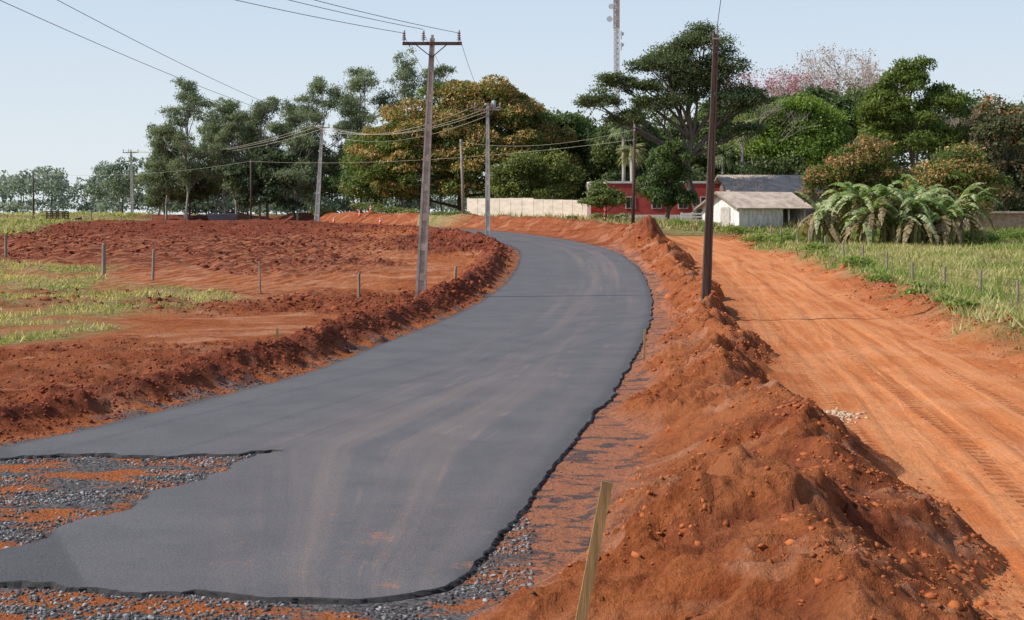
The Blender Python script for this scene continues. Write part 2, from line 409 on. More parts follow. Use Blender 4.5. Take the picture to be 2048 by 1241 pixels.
for (off, dz) in rows:
    for i in range(no):
        a = out[i-1]; c = out[(i+1) % no]; tx, ty = c[0]-a[0], c[1]-a[1]; L = math.hypot(tx, ty) + 1e-9
        j_ = off * random.uniform(.5, 2.2)
        vv.append((out[i][0] + sg * ty / L * j_, out[i][1] - sg * tx / L * j_, float(base(out[i][1])) + dz))
for r_ in range(len(rows) - 1):
    for i in range(no):
        a0 = cen + r_*no + i; a1 = cen + r_*no + (i+1) % no
        ff.append((a0, a0 + no, a1 + no, a1) if sg > 0 else (a0, a1, a1 + no, a0 + no))
me.from_pydata(vv, [], ff)
va = np.array(vv)
lx = np.interp(va[:,1], [p[1] for p in LE], [p[0] for p in LE]); lx = np.where(va[:,1] < 21.2, -7.6 + (21.2 - va[:,1]) * .45, lx)
rx = np.interp(va[:,1], [p[1] for p in RE], [p[0] for p in RE])
late = (va[:,0] - lx) / (rx - lx)
at = me.color_attributes.new('trk', 'FLOAT_COLOR', 'POINT'); c = np.ones((len(va), 4), np.float32)
c[:,0] = late; c[:,1] = va[:,1]; c[:,2] = 0; at.data.foreach_set('color', c.ravel())
m, nt, b = new_mat('fresh_asphalt'); q = NB(nt)
geo = q.n('ShaderNodeNewGeometry').outputs['Position']; ta = q.n('ShaderNodeAttribute', attribute_name='trk').outputs['Vector']
nF = q.noise(geo, 55, 4, .75); nM = q.noise(geo, .7, 5, .6)
col = q.mix(q.ramp(nM, .3, .7), (.108,.101,.105), (.134,.126,.129))
st = q.noise(q.scale(ta, (1.0,.0035,0)), 9, 5, .6, 0)
sx = q.n('ShaderNodeSeparateXYZ'); q.l(ta, sx.inputs[0])
mid = q.math('MULTIPLY', q.ramp(sx.outputs[0], .25, .6), q.ramp(sx.outputs[0], 1.0, .8))
col = q.mix(q.math('MULTIPLY', q.math('MULTIPLY', q.ramp(st, .42, .70), mid), .45), col, (.27,.20,.165))
st3 = q.noise(q.scale(ta, (1.0,.004,0)), 38, 3, .6, 0)
col = q.mix(q.math('MULTIPLY', q.math('MULTIPLY', q.ramp(st3, .56, .74), q.math('MULTIPLY', mid, q.ramp(nM, .4, .65))), .5), col, (.33,.225,.18))
edged = q.math('MAXIMUM', q.ramp(sx.outputs[0], .955, .995), q.ramp(sx.outputs[0], .03, .0))
col = q.mix(q.math('MULTIPLY', edged, .45), col, (.045,.043,.046))
spots = q.noise(geo, 1.6, 9, .78); sy = q.n('ShaderNodeSeparateXYZ'); q.l(geo, sy.inputs[0])
nearf = q.math('MULTIPLY', q.ramp(sy.outputs[1], 19, 14.5), q.ramp(sy.outputs[0], -3.4, -2.2))
col = q.mix(q.math('MULTIPLY', q.math('MULTIPLY', q.ramp(spots, .57, .66), nearf), .6), col, (.42,.18,.09))
col = q.mix(.85, col, q.mix(q.ramp(nF, .25, .75), (.42,.42,.42), (1.5,1.5,1.5)), 'MULTIPLY')
q.l(col, b.inputs['Base Color']); b.inputs['Roughness'].default_value = .72; b.inputs['Specular IOR Level'].default_value = .35
bp = q.n('ShaderNodeBump'); bp.inputs['Strength'].default_value = .7; bp.inputs['Distance'].default_value = .015
q.l(nF, bp.inputs['Height']); q.l(bp.outputs[0], b.inputs['Normal'])
me.materials.append(m)
m2 = simple_mat('asphalt_edge', (.035,.032,.032), .8, .4, 20, 1.0); me.materials.append(m2)
me.polygons.foreach_set('material_index', [0] * len(rf) + [1] * (len(ff) - len(rf)))
me.update(); link(bpy.data.objects.new('asphalt_road', me))

# ------------------------------------------------------------------ stones and clods (deformed lumps, one object each)
PH = (1 + 5 ** .5) / 2
ICO = np.array([(-1,PH,0),(1,PH,0),(-1,-PH,0),(1,-PH,0),(0,-1,PH),(0,1,PH),(0,-1,-PH),(0,1,-PH),(PH,0,-1),(PH,0,1),(-PH,0,-1),(-PH,0,1)]) / math.hypot(1, PH)
ICF = np.array([(0,11,5),(0,5,1),(0,1,7),(0,7,10),(0,10,11),(1,5,9),(5,11,4),(11,10,2),(10,7,6),(7,1,8),(3,9,4),(3,4,2),(3,2,6),(3,6,8),(3,8,9),(4,9,5),(2,4,11),(6,2,10),(8,6,7),(9,8,1)])
def lumps(name, x, y, size, cols, mat, zoff=.2, z=None):
    n = len(x); z = height(x, y) if z is None else z
    a = rng.random(n) * 6.28; ca, sa = np.cos(a), np.sin(a)
    V = ICO[None] * (1 + (rng.random((n, 12, 1)) - .5) * 1.1) * np.stack([.6 + .9 * rng.random(n), .6 + .7 * rng.random(n), .45 + .45 * rng.random(n)], 1)[:, None, :]
    R = V.copy(); R[:,:,0] = V[:,:,0]*ca[:,None] - V[:,:,1]*sa[:,None]; R[:,:,1] = V[:,:,0]*sa[:,None] + V[:,:,1]*ca[:,None]
    V = R * size[:, None, None] + np.stack([x, y, z + size * zoff], 1)[:, None, :]
    Fc = (ICF[None] + (np.arange(n) * 12)[:, None, None]).reshape(-1, 3)
    mesh_np(name, V.reshape(-1, 3), Fc, mat, cols=np.repeat(cols, 20, 0))
def scatter(n, x0, x1, y0, y1, fn, near_bias=1.0):
    x = rng.uniform(x0, x1, n); y = y0 + (y1 - y0) * rng.random(n) ** near_bias
    k = fn(x, y) > rng.random(n); return x[k], y[k]
# gravel
def f_gr(x, y):
    i, d, dR, dL = zones(x, y)
    return ((~i) & (x < .6) & (d > .03)) * np.clip(1.1 - 1.6 * sstep(.45, .58, fbm(x * .8, y * 1.7, .9, 3)), .04, 1)
x, y = scatter(36000, -8.5, .2, 11, 20.9, f_gr)
g = rng.random(len(x))[:, None]; lumps('gravel', x, y, .009 + .017 * rng.random(len(x)) ** 2, (.06 + .30 * g ** 2) * np.array([[1, .96, .94]]), STONE)
def f_sh(x, y):
    i, d, dR, dL = zones(x, y); xr_ = np.interp(y, [p[1] for p in RE], [p[0] for p in RE]); xl_ = np.interp(y, [p[1] for p in LE], [p[0] for p in LE])
    rt = (x > xr_) * np.exp(-d * 6) * .7 * sstep(.35, .6, fbm(x, y, 1.1, 3)); lf = (x < xl_) * (y > 21) * np.exp(-d * 4)
    return (~i) * (rt + lf)
x, y = scatter(50000, -9, 7, 13, 50, f_sh, 1.6)
g = rng.random(len(x))[:, None]; lumps('roadside_gravel', x, y, .008 + .014 * rng.random(len(x)) ** 2, (.03 + .12 * g ** 2) * np.array([[1, .95, .93]]), STONE)
# soil clods
def f_cl(x, y):
    i, d, dR, dL = zones(x, y)
    l = np.interp(y, MY, ML); r = np.interp(y, MY, MR); t = (x - l) / (r - l)
    mo = ((t > .05) & (t < 1.08)) * (.4 + .4 * (t > .6)) * sstep(.38, .6, fbm(x, y, .8, 3))
    xl_ = np.interp(y, [p[1] for p in LE], [p[0] for p in LE])
    lf = (x < xl_) * (y > 20) * (np.exp(-((d - 1.5) / .9) ** 2) * .9 + .35 * sstep(.45, .6, fbm(x + 31, y * .8, .11, 3)) + .4 * (y > 85) * (x < -8))
    xs_ = x - np.interp(y, CY, CX); sp_ = np.exp(-((xs_ - 4.3) / 1.3) ** 2) * (y > 30) * .5
    return (~i) * (d > .25) * np.maximum.reduce([mo, lf, sp_])
def clod_cols(x, y):
    n = len(x); g = rng.random(n)[:, None]
    left = (x < np.interp(y, [p[1] for p in LE], [p[0] for p in LE]))[:, None]
    return np.where(left, (1 - g) * np.array([[.13,.032,.018]]) + g * np.array([[.32,.090,.042]]), (1 - g) * np.array([[.28,.076,.028]]) + g * np.array([[.46,.145,.050]]))
x, y = scatter(190000, -14, 17, 9, 60, f_cl, 1.5)
lumps('soil_clods', x, y, .007 + .04 * rng.random(len(x)) ** 6 + .0006 * y, clod_cols(x, y), CLODM, -.2)
x, y = scatter(80000, -45, 22, 45, 145, f_cl, 1.0)
lumps('field_soil_clods', x, y, .04 + .13 * rng.random(len(x)) ** 4, clod_cols(x, y), CLODM, -.1)
x = rng.normal(5.6, .28, 160); y = rng.normal(25.0, .35, 160)
lumps('straw_scraps', x, y, .02 + .03 * rng.random(160), np.repeat([[.50,.36,.24]], 160, 0), CLODM, .1)

# ------------------------------------------------------------------ foliage
def unit(n):
    v = rng.normal(size=(n, 3)); return v / np.linalg.norm(v, axis=1, keepdims=True)
def leaf_quads(C, Nrm, L, W, cols, droop=0.0, bias=.6):
    n = len(C); a = unit(n) ; a[:, 2] -= droop; a /= np.linalg.norm(a, axis=1, keepdims=True)
    nn = Nrm * bias + unit(n) * (1 - bias); b = np.cross(nn, a); b /= np.linalg.norm(b, axis=1, keepdims=True) + 1e-9
    a2 = a * L[:, None] / 2; b2 = b * W[:, None] / 2
    V = np.stack([C - a2, C + b2 - a2 * .1, C + a2, C - b2 - a2 * .1], 1)
    return V.reshape(-1, 3)
GAIN = 1.85
def foliage(blobs, n, size, dark, light, parent, droop=.0, asp=.6, sub=14, subr=.38, flower=None, fprob=.5, name='foliage', loose=.16, gap=0.0, flat=.8):
    blobs = np.array(blobs, float); S = []
    for bl in blobs:
        d = unit(sub); d[:, 2] = np.where(d[:, 2] < -.35, -d[:, 2] * .5, d[:, 2])
        rr = .45 + .45 * rng.random(sub)
        c = bl[:3] + d * rr[:, None] * bl[3:6]
        r = (subr * (.7 + .6 * rng.random(sub)))[:, None] * bl[3:6]
        r[:, 2] *= flat
        S.append(np.concatenate([c, r], 1))
    S = np.concatenate(S); w = (S[:, 3] * S[:, 5]); w = w / w.sum()
    tone = rng.random(len(S)); fl = rng.random(len(S))
    idx = rng.choice(len(S), n, p=w); d = unit(n)
    d[:, 2] = np.where((d[:, 2] < -.2) & (rng.random(n) < .6), -d[:, 2], d[:, 2])
    rad = np.clip(1 - np.abs(rng.normal(0, .22, n)) + rng.normal(0, loose, n) * .7, .1, 1.6)
    C = S[idx, :3] + d * rad[:, None] * S[idx, 3:6]
    if gap:
        keep = fbm(C[:, 0] * 1.0 + C[:, 1] * .5, C[:, 2] * 1.0, 1.1 / max(size, .2) * .35, 2) > gap
        C = C[keep]; d = d[keep]; idx = idx[keep]
    n = len(C)
    t = np.clip(tone[idx] * .6 + rng.random(n) * .5 - .05, 0, 1)[:, None]
    cols = (np.array(dark)[None] * (1 - t) + np.array(light)[None] * t) * GAIN
    if flower is not None:
        fm = (fl[idx] < .8) & (rng.random(n) < fprob) & (d[:, 2] > -.25)
        f = np.array(flower)[None] * (.6 + .7 * rng.random((n, 1))) * 1.35; cols = np.where(fm[:, None], f, cols)
    s = size * (.6 + .8 * rng.random(n))
    V = leaf_quads(C, d, s, s * asp, cols, droop)
    Fq = np.arange(n * 4).reshape(n, 4)
    return mesh_np(name, V, Fq, LEAF, cols=cols, parent=parent)
def limb(mb, p, q, r0, r1, bend=.12, n=6, seg=5):
    p = Vector(p); q = Vector(q); L = (q - p).length; pts = []; rr = []
    o = Vector((random.uniform(-1,1), random.uniform(-1,1), random.uniform(-.3,.6))) * L * bend
    for i in range(seg + 1):
        t = i / seg; pts.append(p.lerp(q, t) + o * math.sin(math.pi * t) + Vector((random.uniform(-1,1), random.uniform(-1,1), 0)) * L * .012); rr.append(r0 + (r1 - r0) * t)
    mb.tube(pts, rr, n); return pts
def tree(name, x, y, blobs, n, size, dark, light, tr=.35, fork=.35, mat=None, z=None, trunkpts=None, **k):
    """blobs: dx, dy, height above local ground, rx, ry, rz"""
    e = empty(name); z0 = (gz(x, y) if z is None else z)
    B = [(x + b_[0], y + b_[1], z0 + b_[2], b_[3], b_[4], b_[5]) for b_ in blobs]
    mb = MB(); top = max(b_[2] for b_ in B); low = min(b_[2] - b_[5] for b_ in B)
    if trunkpts: pts = [Vector((x + a, y + b_, z0 + c)) for a, b_, c in trunkpts]; mb.tube(pts, [tr * (1 - .6 * i / (len(pts) - 1)) for i in range(len(pts))], 9); P = pts
    else: P = limb(mb, (x, y, z0 - .3), (x + .1, y, z0 + (top - z0) * .8), tr, tr * .3, .03, 9, 8)
    for b_ in B:
        s_ = min(P, key=lambda p: abs((p.z - z0) - (b_[2] - z0) * (fork + .25)))
        pp = limb(mb, s_, b_[:3], tr * .42, tr * .12, .1)
        for j in range(4):
            d = unit(1)[0]; d[2] = abs(d[2]) * .6
            limb(mb, pp[3], (b_[0] + d[0]*b_[3]*.8, b_[1] + d[1]*b_[4]*.8, b_[2] + d[2]*b_[5]*.8), tr * .16, .02, .12, 5, 4)
    mb.obj('trunk', mat or BARK, e, True)
    foliage(B, n, size, dark, light, e, **k); return e
MD, ML_ = (.034,.055,.014), (.11,.14,.032)
FLOW = (.42,.25,.10)
# big flowering mango by the bend
tree('mango_tree', -5.9, 171, [(-9.6,-1,5.8,4.2,4.5,4.8),(-6.0,-1,8.8,5,5,5),(-.9,-1,11.0,6,5.5,5.4),(4.5,-1,11.0,6,5.5,5.6),(9.0,-1,8.0,5.0,4.5,5.6),(2,-3,6.5,7.5,5,5.6),(-4,-3,5.4,6.5,4,4.8),(1.5,0,13.8,4.6,3,2.6),(5,0,13.6,3.6,3,2.6),(-8,-2,3,4,3,2.8),(0,-3.5,3.4,5.5,3,3),(8,-3,3.5,5.4,3,3.4),(4.5,-4,7.5,5,3,4)],
     165000, .35, MD, ML_, .5, sub=36, subr=.27, flower=FLOW, fprob=.50, asp=.5, loose=.08)
tree('mango_tree', -17.0, 176, [(-1,0,5.5,3.4,3,4.4),(2,0,8.5,3.6,3,3.4),(0,0,2.8,4,3,2.6),(1,-1,5,3.5,3,3)], 24000, .36, (.035,.065,.018), (.10,.145,.035), .3, sub=20, asp=.5, flower=FLOW, fprob=.12)
tree('yellow_green_tree', 1.8, 160, [(0,0,4.8,3.8,3,3.0),(3.2,0,4.2,3.0,2.5,2.9),(-2.4,0,3.8,2.6,2.5,2.6),(0,-1,2.5,4,2,2)], 18000, .30, (.045,.065,.018), (.15,.16,.045), .2, sub=22, loose=.25)
tree('shade_tree', 8.2, 174, [(0,0,6,4.8,4,5.2),(-1.0,0,9.0,3.8,3.5,3.4),(3.4,0,8.5,4,3.5,4.0),(0,0,3,5.5,3.5,3)], 28000, .40, (.026,.045,.014), (.072,.10,.030), .3)
tree('shade_tree', 13, 168, [(0,0,7,3.8,4,5),(1,0,10,3.2,3.5,3.0),(0,0,3.4,4.5,3.5,3.4)], 20000, .38, (.036,.054,.020), (.10,.125,.045), .3)
# eucalyptus stand
EU = ((.058,.076,.046), (.15,.176,.105))  # grey-green leaf tones, made a little paler to paint in distance haze
def euc(x, y, h, w, n=17000, lean=0):
    bl = []
    k = random.randint(16, 20)
    for i in range(k):
        t = i / (k - 1)
        hh = h * (.26 + .68 * t)
        a = random.uniform(0, 6.28); r_ = w * random.uniform(.1, .5) * (1 - .7 * max(0, t - .55) / .45) * (.6 + .4 * min(1, t * 3))
        s_ = w * random.uniform(.16, .27)
        bl.append((math.cos(a) * r_ + lean * t, math.sin(a) * r_, hh, s_, s_, s_ * random.uniform(.75, 1.15)))
    tree('eucalyptus_tree', x, y, bl, n, .33, EU[0], EU[1], .17, fork=.45, mat=EBARK, sub=10, subr=.42, droop=.8, asp=.32, loose=.5)
for (x_, y_, h_, w_) in [(-43.5,190,19,8),(-47.5,195,13,7),(-39,194,17,7.5),(-36.5,188,14.5,6.5),(-34,192,17,8.5),(-30,196,15,8),(-25.6,190,18,8),(-22,198,17,8),(-20.0,189,20,8.5),(-14.6,190,21.8,9),(-9.5,192,20.6,6.5),(-51,205,9,5),(-28,186,11,7),(-41.5,199,15,8),(-37.5,202,13,8)]:
    euc(x_, y_, h_, w_)
tree('dark_broadleaf_tree', -32, 186, [(-2,0,4.5,3.4,3,3.0),(1.8,0,5.5,3.4,3,3.2),(-4.5,0,6,2.4,2.4,2.2),(0,0,8,2.6,2.6,2),(0,0,2.6,4.5,3,2)], 15000, .40, (.026,.040,.022), (.065,.088,.042), .25, gap=.2)
tree('broadleaf_tree', -21.5, 186, [(0,0,4,3,3,3),(1.5,0,7.5,2.4,2.4,3.0),(2.5,0,3,3,3,2.5)], 12000, .38, (.03,.05,.02), (.08,.11,.04), .25)
tree('broadleaf_tree', -45.5, 200, [(0,0,5.5,3.4,3,4),(-2.5,0,3.5,3,3,2.6),(3.5,0,4.5,2.8,3,3)], 12000, .42, (.04,.062,.035), (.095,.125,.065), .2, gap=.2)
# right-hand trees
tree('tall_shade_tree', 17.4, 135, [(-2.4,0,15.2,3.1,2.6,2.2),(.9,0,16.8,3.1,2.6,2.0),(-4.3,0,14.7,2.3,2,1.5),(2.6,0,14.4,2.6,2.2,2.0),(0,0,13.4,3.4,3,2.3),(-7.6,0,13.2,2.1,1.8,1.2),(-9.2,0,11.3,2.1,1.8,1.3),(-4.3,0,10.9,2.5,2.2,1.6),(3.3,0,11.2,3.1,2.6,2.2),(-7,0,9.6,2.0,1.8,1.1),(5.6,0,11.6,2,2,1.3),(4.5,0,8.6,2.2,2,1.2),(-1.5,0,11.5,2.5,2.3,1.6),(-5,0,12.8,2,2,1.1)],
     70000, .25, (.032,.048,.022), (.085,.105,.042), .48, trunkpts=[(0.3,0,-.3),(.2,0,1.5),(-.7,0,4),(-.8,0,6),(-.3,0,8),(-.7,0,10.5),(-.4,0,13)], sub=18, subr=.42, asp=.45, loose=.36, gap=.08)
tree('dense_dark_tree', 14.2, 131, [(0,0,4.4,2.2,2,2.9),(-.9,0,2.4,2.2,2,2.0),(.8,0,6.4,1.7,1.8,1.8),(1.1,0,2.2,1.7,1.8,1.8)], 15000, .26, (.026,.045,.014), (.070,.10,.030), .25)
tree('small_tree', 8.8, 133, [(0,0,2.6,1.9,1.6,1.4),(-.9,0,1.6,1.4,1.2,1.1),(1.0,0,1.7,1.4,1.2,1.1)], 6500, .22, (.045,.065,.018), (.12,.15,.045), .12, loose=.3)
tree('bright_green_tree', 32.5, 160, [(0,0,9.5,5,4,3.6),(-4.5,0,8,3.6,3,3),(4.2,0,8.6,3.4,3,3),(0,0,12.0,3.8,3,2.2),(0,-1,6,6,3.5,3.4),(-4,0,10.4,3,2.5,2)], 42000, .30, (.055,.09,.016), (.165,.22,.042), .3, sub=24, gap=.1, loose=.3)
tree('shade_tree', 24, 172, [(0,0,9.5,5,4,4.4),(-4.5,0,8,4,3.5,4.6),(4.5,0,11,5,3.5,3.6),(0,0,5,6,3,4),(9,0,12.5,4,3,3)], 30000, .38, (.030,.050,.016), (.082,.11,.033), .3)
tree('shade_tree', 40, 168, [(0,0,11,5,4,4),(-4.5,0,12.5,4.5,3.5,3.4),(5,0,10,4.5,3.5,4),(0,0,6,6,3,4),(9,0,9,4,3,4)], 34000, .38, (.028,.046,.016), (.078,.105,.033), .3)
tree('tall_mango_tree', 36.6, 130, [(0,0,12.8,2.5,2.2,2.6),(-2.5,0,10,2.9,2.4,2.6),(2.7,0,10.6,2.8,2.4,2.4),(-.2,0,8.4,4.2,3,3.2),(-3.2,0,6.6,2.4,2.2,2.8),(2.8,0,6.4,2.8,2.5,3),(-2.9,0,12.0,1.6,1.5,1.6)], 52000, .28, (.036,.060,.012), (.125,.155,.030), .35, sub=26, subr=.32, asp=.45, loose=.2)
tree('mango_tree', 28.8, 119, [(0,0,4.8,3.0,2.6,2.5),(-2.4,0,3.6,2.0,2,2.2),(2.3,0,3.8,2.3,2,2.3),(0,0,2.2,3.2,2,2),(1,0,6.5,2,2,1.3)], 24000, .26, MD, ML_, .22, sub=24, flower=(.38,.20,.10), fprob=.5, asp=.5, loose=.22)
tree('mango_tree', 35.0, 112, [(0,0,4.9,3.0,2.6,2.4),(-2.1,0,3.4,2.4,2.2,2.2),(2.0,0,3.4,2.6,2.2,2.3),(0,0,2.2,3.8,2.6,2.1)], 28000, .24, MD, ML_, .22, sub=24, flower=(.42,.25,.11), fprob=.5, asp=.5, loose=.2)
tree('mango_tree', 50.5, 150, [(0,0,10,3.4,3,3.2),(2.8,0,7,3.6,3,3.6),(-3,0,7.5,3,3,3),(0,0,4,5,3,4)], 20000, .34, (.03,.045,.015), (.09,.10,.035), .3, sub=18, flower=(.34,.15,.07), fprob=.4)
tree('mango_tree', 44.5, 128, [(0,0,8,2.8,3,2.8),(-.8,0,4.6,3.2,3,3.4),(2.8,0,4.6,3.2,3,3.4),(0,0,2.4,4,3,2.4)], 19000, .30, (.027,.038,.02), (.075,.08,.035), .25, sub=16, flower=(.22,.12,.07), fprob=.25)
# woods behind
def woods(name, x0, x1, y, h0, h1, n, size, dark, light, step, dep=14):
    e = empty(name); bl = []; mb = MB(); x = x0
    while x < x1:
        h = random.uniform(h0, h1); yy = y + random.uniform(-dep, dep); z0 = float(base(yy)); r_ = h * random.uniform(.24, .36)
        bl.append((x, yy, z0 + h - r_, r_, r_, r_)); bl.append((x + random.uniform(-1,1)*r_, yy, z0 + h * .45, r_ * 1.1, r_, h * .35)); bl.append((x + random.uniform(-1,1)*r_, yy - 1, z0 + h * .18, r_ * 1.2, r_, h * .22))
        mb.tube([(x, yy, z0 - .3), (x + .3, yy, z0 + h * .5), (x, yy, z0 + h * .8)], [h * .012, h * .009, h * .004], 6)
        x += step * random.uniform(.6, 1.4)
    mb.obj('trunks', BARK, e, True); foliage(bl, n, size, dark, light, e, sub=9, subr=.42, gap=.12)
woods('background_trees', 2, 40, 205, 13, 17.5, 40000, .55, (.040,.058,.030), (.10,.122,.055), 2.8, 10)
woods('background_woodland', 34, 110, 205, 16, 21, 75000, .55, (.036,.052,.028), (.092,.112,.05), 2.8, 10)
woods('background_understorey', 16, 62, 152, 5, 8, 34000, .38, (.026,.040,.018), (.072,.09,.033), 1.9, 5)
woods('distant_eucalyptus_trees', -260, 60, 420, 10, 18, 100000, .85, (.115,.140,.130), (.165,.190,.170), 3.2, 25)  # pale blue-grey leaves: distance haze painted into the foliage colour
woods('distant_woodland', -66, -16, 250, 8, 13, 34000, .55, (.070,.090,.074), (.12,.145,.113), 2.5, 14)  # paler bluish leaf tones, with some distance haze painted in too

# bare trees with fine twigs
def bare(name, x, y, h, r, col, blossom=None, n=0, tr=.2, lv=5, base_h=.35):
    e = empty(name); z0 = gz(x, y); mb = MB()
    def rec(p, d, L, rad, k):
        q2 = p + d * L; mb.tube([p, p.lerp(q2, .5) + Vector((random.uniform(-1,1), random.uniform(-1,1), random.uniform(-1,1))) * L * .06, q2], [rad, rad * .85, rad * .65], 5 if k > 2 else 3)
        if k == 0: tips.append(q2); return
        for i in range(3 if k > 1 else 4):
            nd = (d + Vector((random.uniform(-1,1), random.uniform(-1,1), random.uniform(-.3,.6))) * .85 * r).normalized(); rec(q2, nd, L * random.uniform(.62,.82), rad * .62, k - 1)
    tips = []; rec(Vector((x, y, z0 - .2)), Vector((0, 0, 1)), h * base_h, tr, lv)
    mb.obj('branches', simple_mat('twigs', col, .9, .2), e)
    if blossom:
        t = np.array([tuple(p) for p in tips]); C = t[rng.integers(0, len(t), n)] + rng.normal(0, .3, (n, 3)); g = rng.random((n, 1))
        cols = np.array([blossom]) * (.7 + .6 * g); s_ = .16 + .14 * rng.random(n)
        mesh_np('blossom', leaf_quads(C, unit(n), s_, s_ * .8, cols), np.arange(n * 4).reshape(n, 4), LEAF, cols=cols, parent=e)
bare('flowering_ipe_tree', 41.5, 182, 22, 1.0, (.36,.31,.29), (.50,.39,.39), 2500, .28, 5, .32)
bare('flowering_ipe_tree', 45.5, 185, 21, 1.0, (.36,.31,.29), (.50,.39,.39), 1800, .28, 5, .32)
bare('flowering_ipe_tree', 35.2, 184, 19, .9, (.36,.31,.29), (.55,.29,.38), 4500, .22, 5, .32)
bare('bare_tree', 27, 160, 15, .9, (.24,.20,.18), None, 0, .14, 5, .32)
bare('bare_tree', 44, 145, 13, .9, (.20,.17,.15), None, 0, .15, 5, .32)
bare('bare_tree', 20.8, 127, 5, 1.0, (.14,.11,.10), None, 0, .07, 4, .3)
bare('bare_shrub', 16.6, 47, 2.3, 1.2, (.26,.17,.10), None, 0, .02, 4, .25)
bare('bare_shrub', 15.9, 44, 1.6, 1.2, (.26,.17,.10), None, 0, .016, 4, .25)

# palms
def frond(V, F, cols, p, az, L, up, wid, col, droop=1.4, seg=8, ragged=True):
    pts = []
    for i in range(seg + 1):
        t = i / seg; pts.append((p[0] + math.cos(az) * L * t * .9, p[1] + math.sin(az) * L * t * .9, p[2] + up * L * t - droop * L * t * t))
    sx_, sy_ = -math.sin(az), math.cos(az)
    for i in range(seg):
        t0, t1 = i / seg, (i + 1) / seg
        w0 = wid * math.sin(math.pi * min(1, .12 + t0 * .85)) ; w1 = wid * math.sin(math.pi * min(1, .12 + t1 * .85))
        for sd in (-1, 1):
            k = len(V); a, b_ = pts[i], pts[i + 1]
            am = [a[j] + (b_[j] - a[j]) * .04 for j in range(3)]; bm = [a[j] + (b_[j] - a[j]) * random.uniform(.8, 1) for j in range(3)]
            dz = random.uniform(.15, .9)
            V += [tuple(am), tuple(bm), (bm[0] + sd*sx_*w1, bm[1] + sd*sy_*w1, bm[2] - w1*dz), (am[0] + sd*sx_*w0, am[1] + sd*sy_*w0, am[2] - w0*dz)]
            F.append((k, k+1, k+2, k+3)); s_ = random.uniform(.7, 1.3); cols.append(tuple(c_ * s_ for c_ in col))
def banana(x, y, h):
    e = empty('banana_plant'); z0 = gz(x, y); mb = MB(); V = []; F = []; cols = []
    for s_ in range(3):
        bx, by = x + random.uniform(-.9,.9), y + random.uniform(-.8,.8); hh = h * random.uniform(.4, .8)
        mb.tube([(bx, by, z0 - .2), (bx + .05, by, z0 + hh)], [.15, .08], 8)
        for i in range(11):
            az = random.uniform(0, 6.28); dead = random.random() < .3
            frond(V, F, cols, (bx, by, z0 + hh), az, random.uniform(1.7, 2.8), random.uniform(.5, 1.6) if not dead else .1, random.uniform(.22,.36), random.choice([(.30,.37,.15),(.19,.27,.08),(.40,.44,.24)]) if not dead else (.30,.23,.13), random.uniform(.8, 1.5), 13)
    mb.obj('pseudostem', simple_mat('banana_stem', (.2,.2,.09), .7), e, True); mesh_np('leaves', V, F, LEAF, cols=cols, parent=e)
for x_, y_, h_ in [(21.6,100,2.8),(23.4,101,4.6),(25.0,99,4.9),(26.6,101,5.2),(28.2,99,4.0),(29.8,101,5.5),(31.4,100,4.6),(24.2,98,3.2),(27.2,98,3.0),(30.4,98.5,3.2)]: banana(x_, y_, h_)
def palm(x, y, h, col, r=1.9, n=26):
    e = empty('palm_tree'); z0 = gz(x, y); mb = MB(); mb.tube([(x, y, z0 - .2), (x + .1, y, z0 + h * .5), (x, y, z0 + h)], [.26, .2, .17], 8)
    mb.obj('trunk', EBARK, e, True); V = []; F = []; cols = []
    for i in range(n):
        az = random.uniform(0, 6.28); up = random.uniform(-.3, 1.4)
        for j in range(7):
            frond(V, F, cols, (x, y, z0 + h), az + (j - 3) * .13, r * random.uniform(.85, 1.1), up, .09, col, .8, 4)
    mesh_np('fronds', V, F, LEAF, cols=cols, parent=e)
palm(11.7, 150, 10.2, (.22,.28,.14)); palm(24.2, 150, 9.5, (.26,.27,.14)); palm(22.2, 150, 7.0, (.19,.23,.11)); palm(12.4, 148, 7.2, (.28,.29,.14))

# ------------------------------------------------------------------ grass
def grass_patch(name, n, x0, x1, y0, y1, poly, hmin, hmax, c1, c2, c3, wid=.03, bias=1.0, thr=.22):
    x = rng.uniform(x0, x1, n); y = y0 + (y1 - y0) * rng.random(n) ** bias
    ins = inside(x, y, poly); d = dist_line(x, y, poly, True); sd = np.where(ins, d, -d) + (fbm(x, y, .25, 4) - .5) * 3
    dens = sstep(-.3, .8, sd) * sstep(thr, thr + .2, fbm(x + 11, y, .45, 3))
    k = dens > rng.random(n); x = x[k]; y = y[k]; n = len(x); z = height(x, y)
    cl = fbm(x, y, .22, 3); h = (hmin + (hmax - hmin) * rng.random(n) ** 1.8) * (.4 + 1.3 * fbm(x + 3, y + 3, .5, 2))
    a = rng.random(n) * 6.28; w = wid * (.7 + .6 * rng.random(n)) * (1 + y * .012)
    lx_, ly_ = rng.normal(0, .5, n) * h, rng.normal(0, .5, n) * h
    V = np.stack([np.stack([x - np.cos(a)*w, y - np.sin(a)*w, z - .02], 1), np.stack([x + np.cos(a)*w, y + np.sin(a)*w, z - .02], 1), np.stack([x + lx_, y + ly_, z + h], 1)], 1)
    t = np.clip(sstep(.38, .62, cl) + rng.normal(0, .25, n), 0, 1)[:, None]; u = (rng.random(n) < .3)[:, None]
    cols = np.array([c1]) * (1 - t) + np.array([c2]) * t; cols = np.where(u, np.array([c3]), cols) * (.8 + .6 * rng.random((n, 1)))
    mesh_np(name, V.reshape(-1, 3), np.arange(n * 3).reshape(n, 3), LEAF, cols=cols)
grass_patch('grass', 100000, -40, -10, 37, 92, G_LEFT, .05, .24, (.24,.30,.06), (.52,.42,.17), (.54,.42,.21), .022, 1, .40)
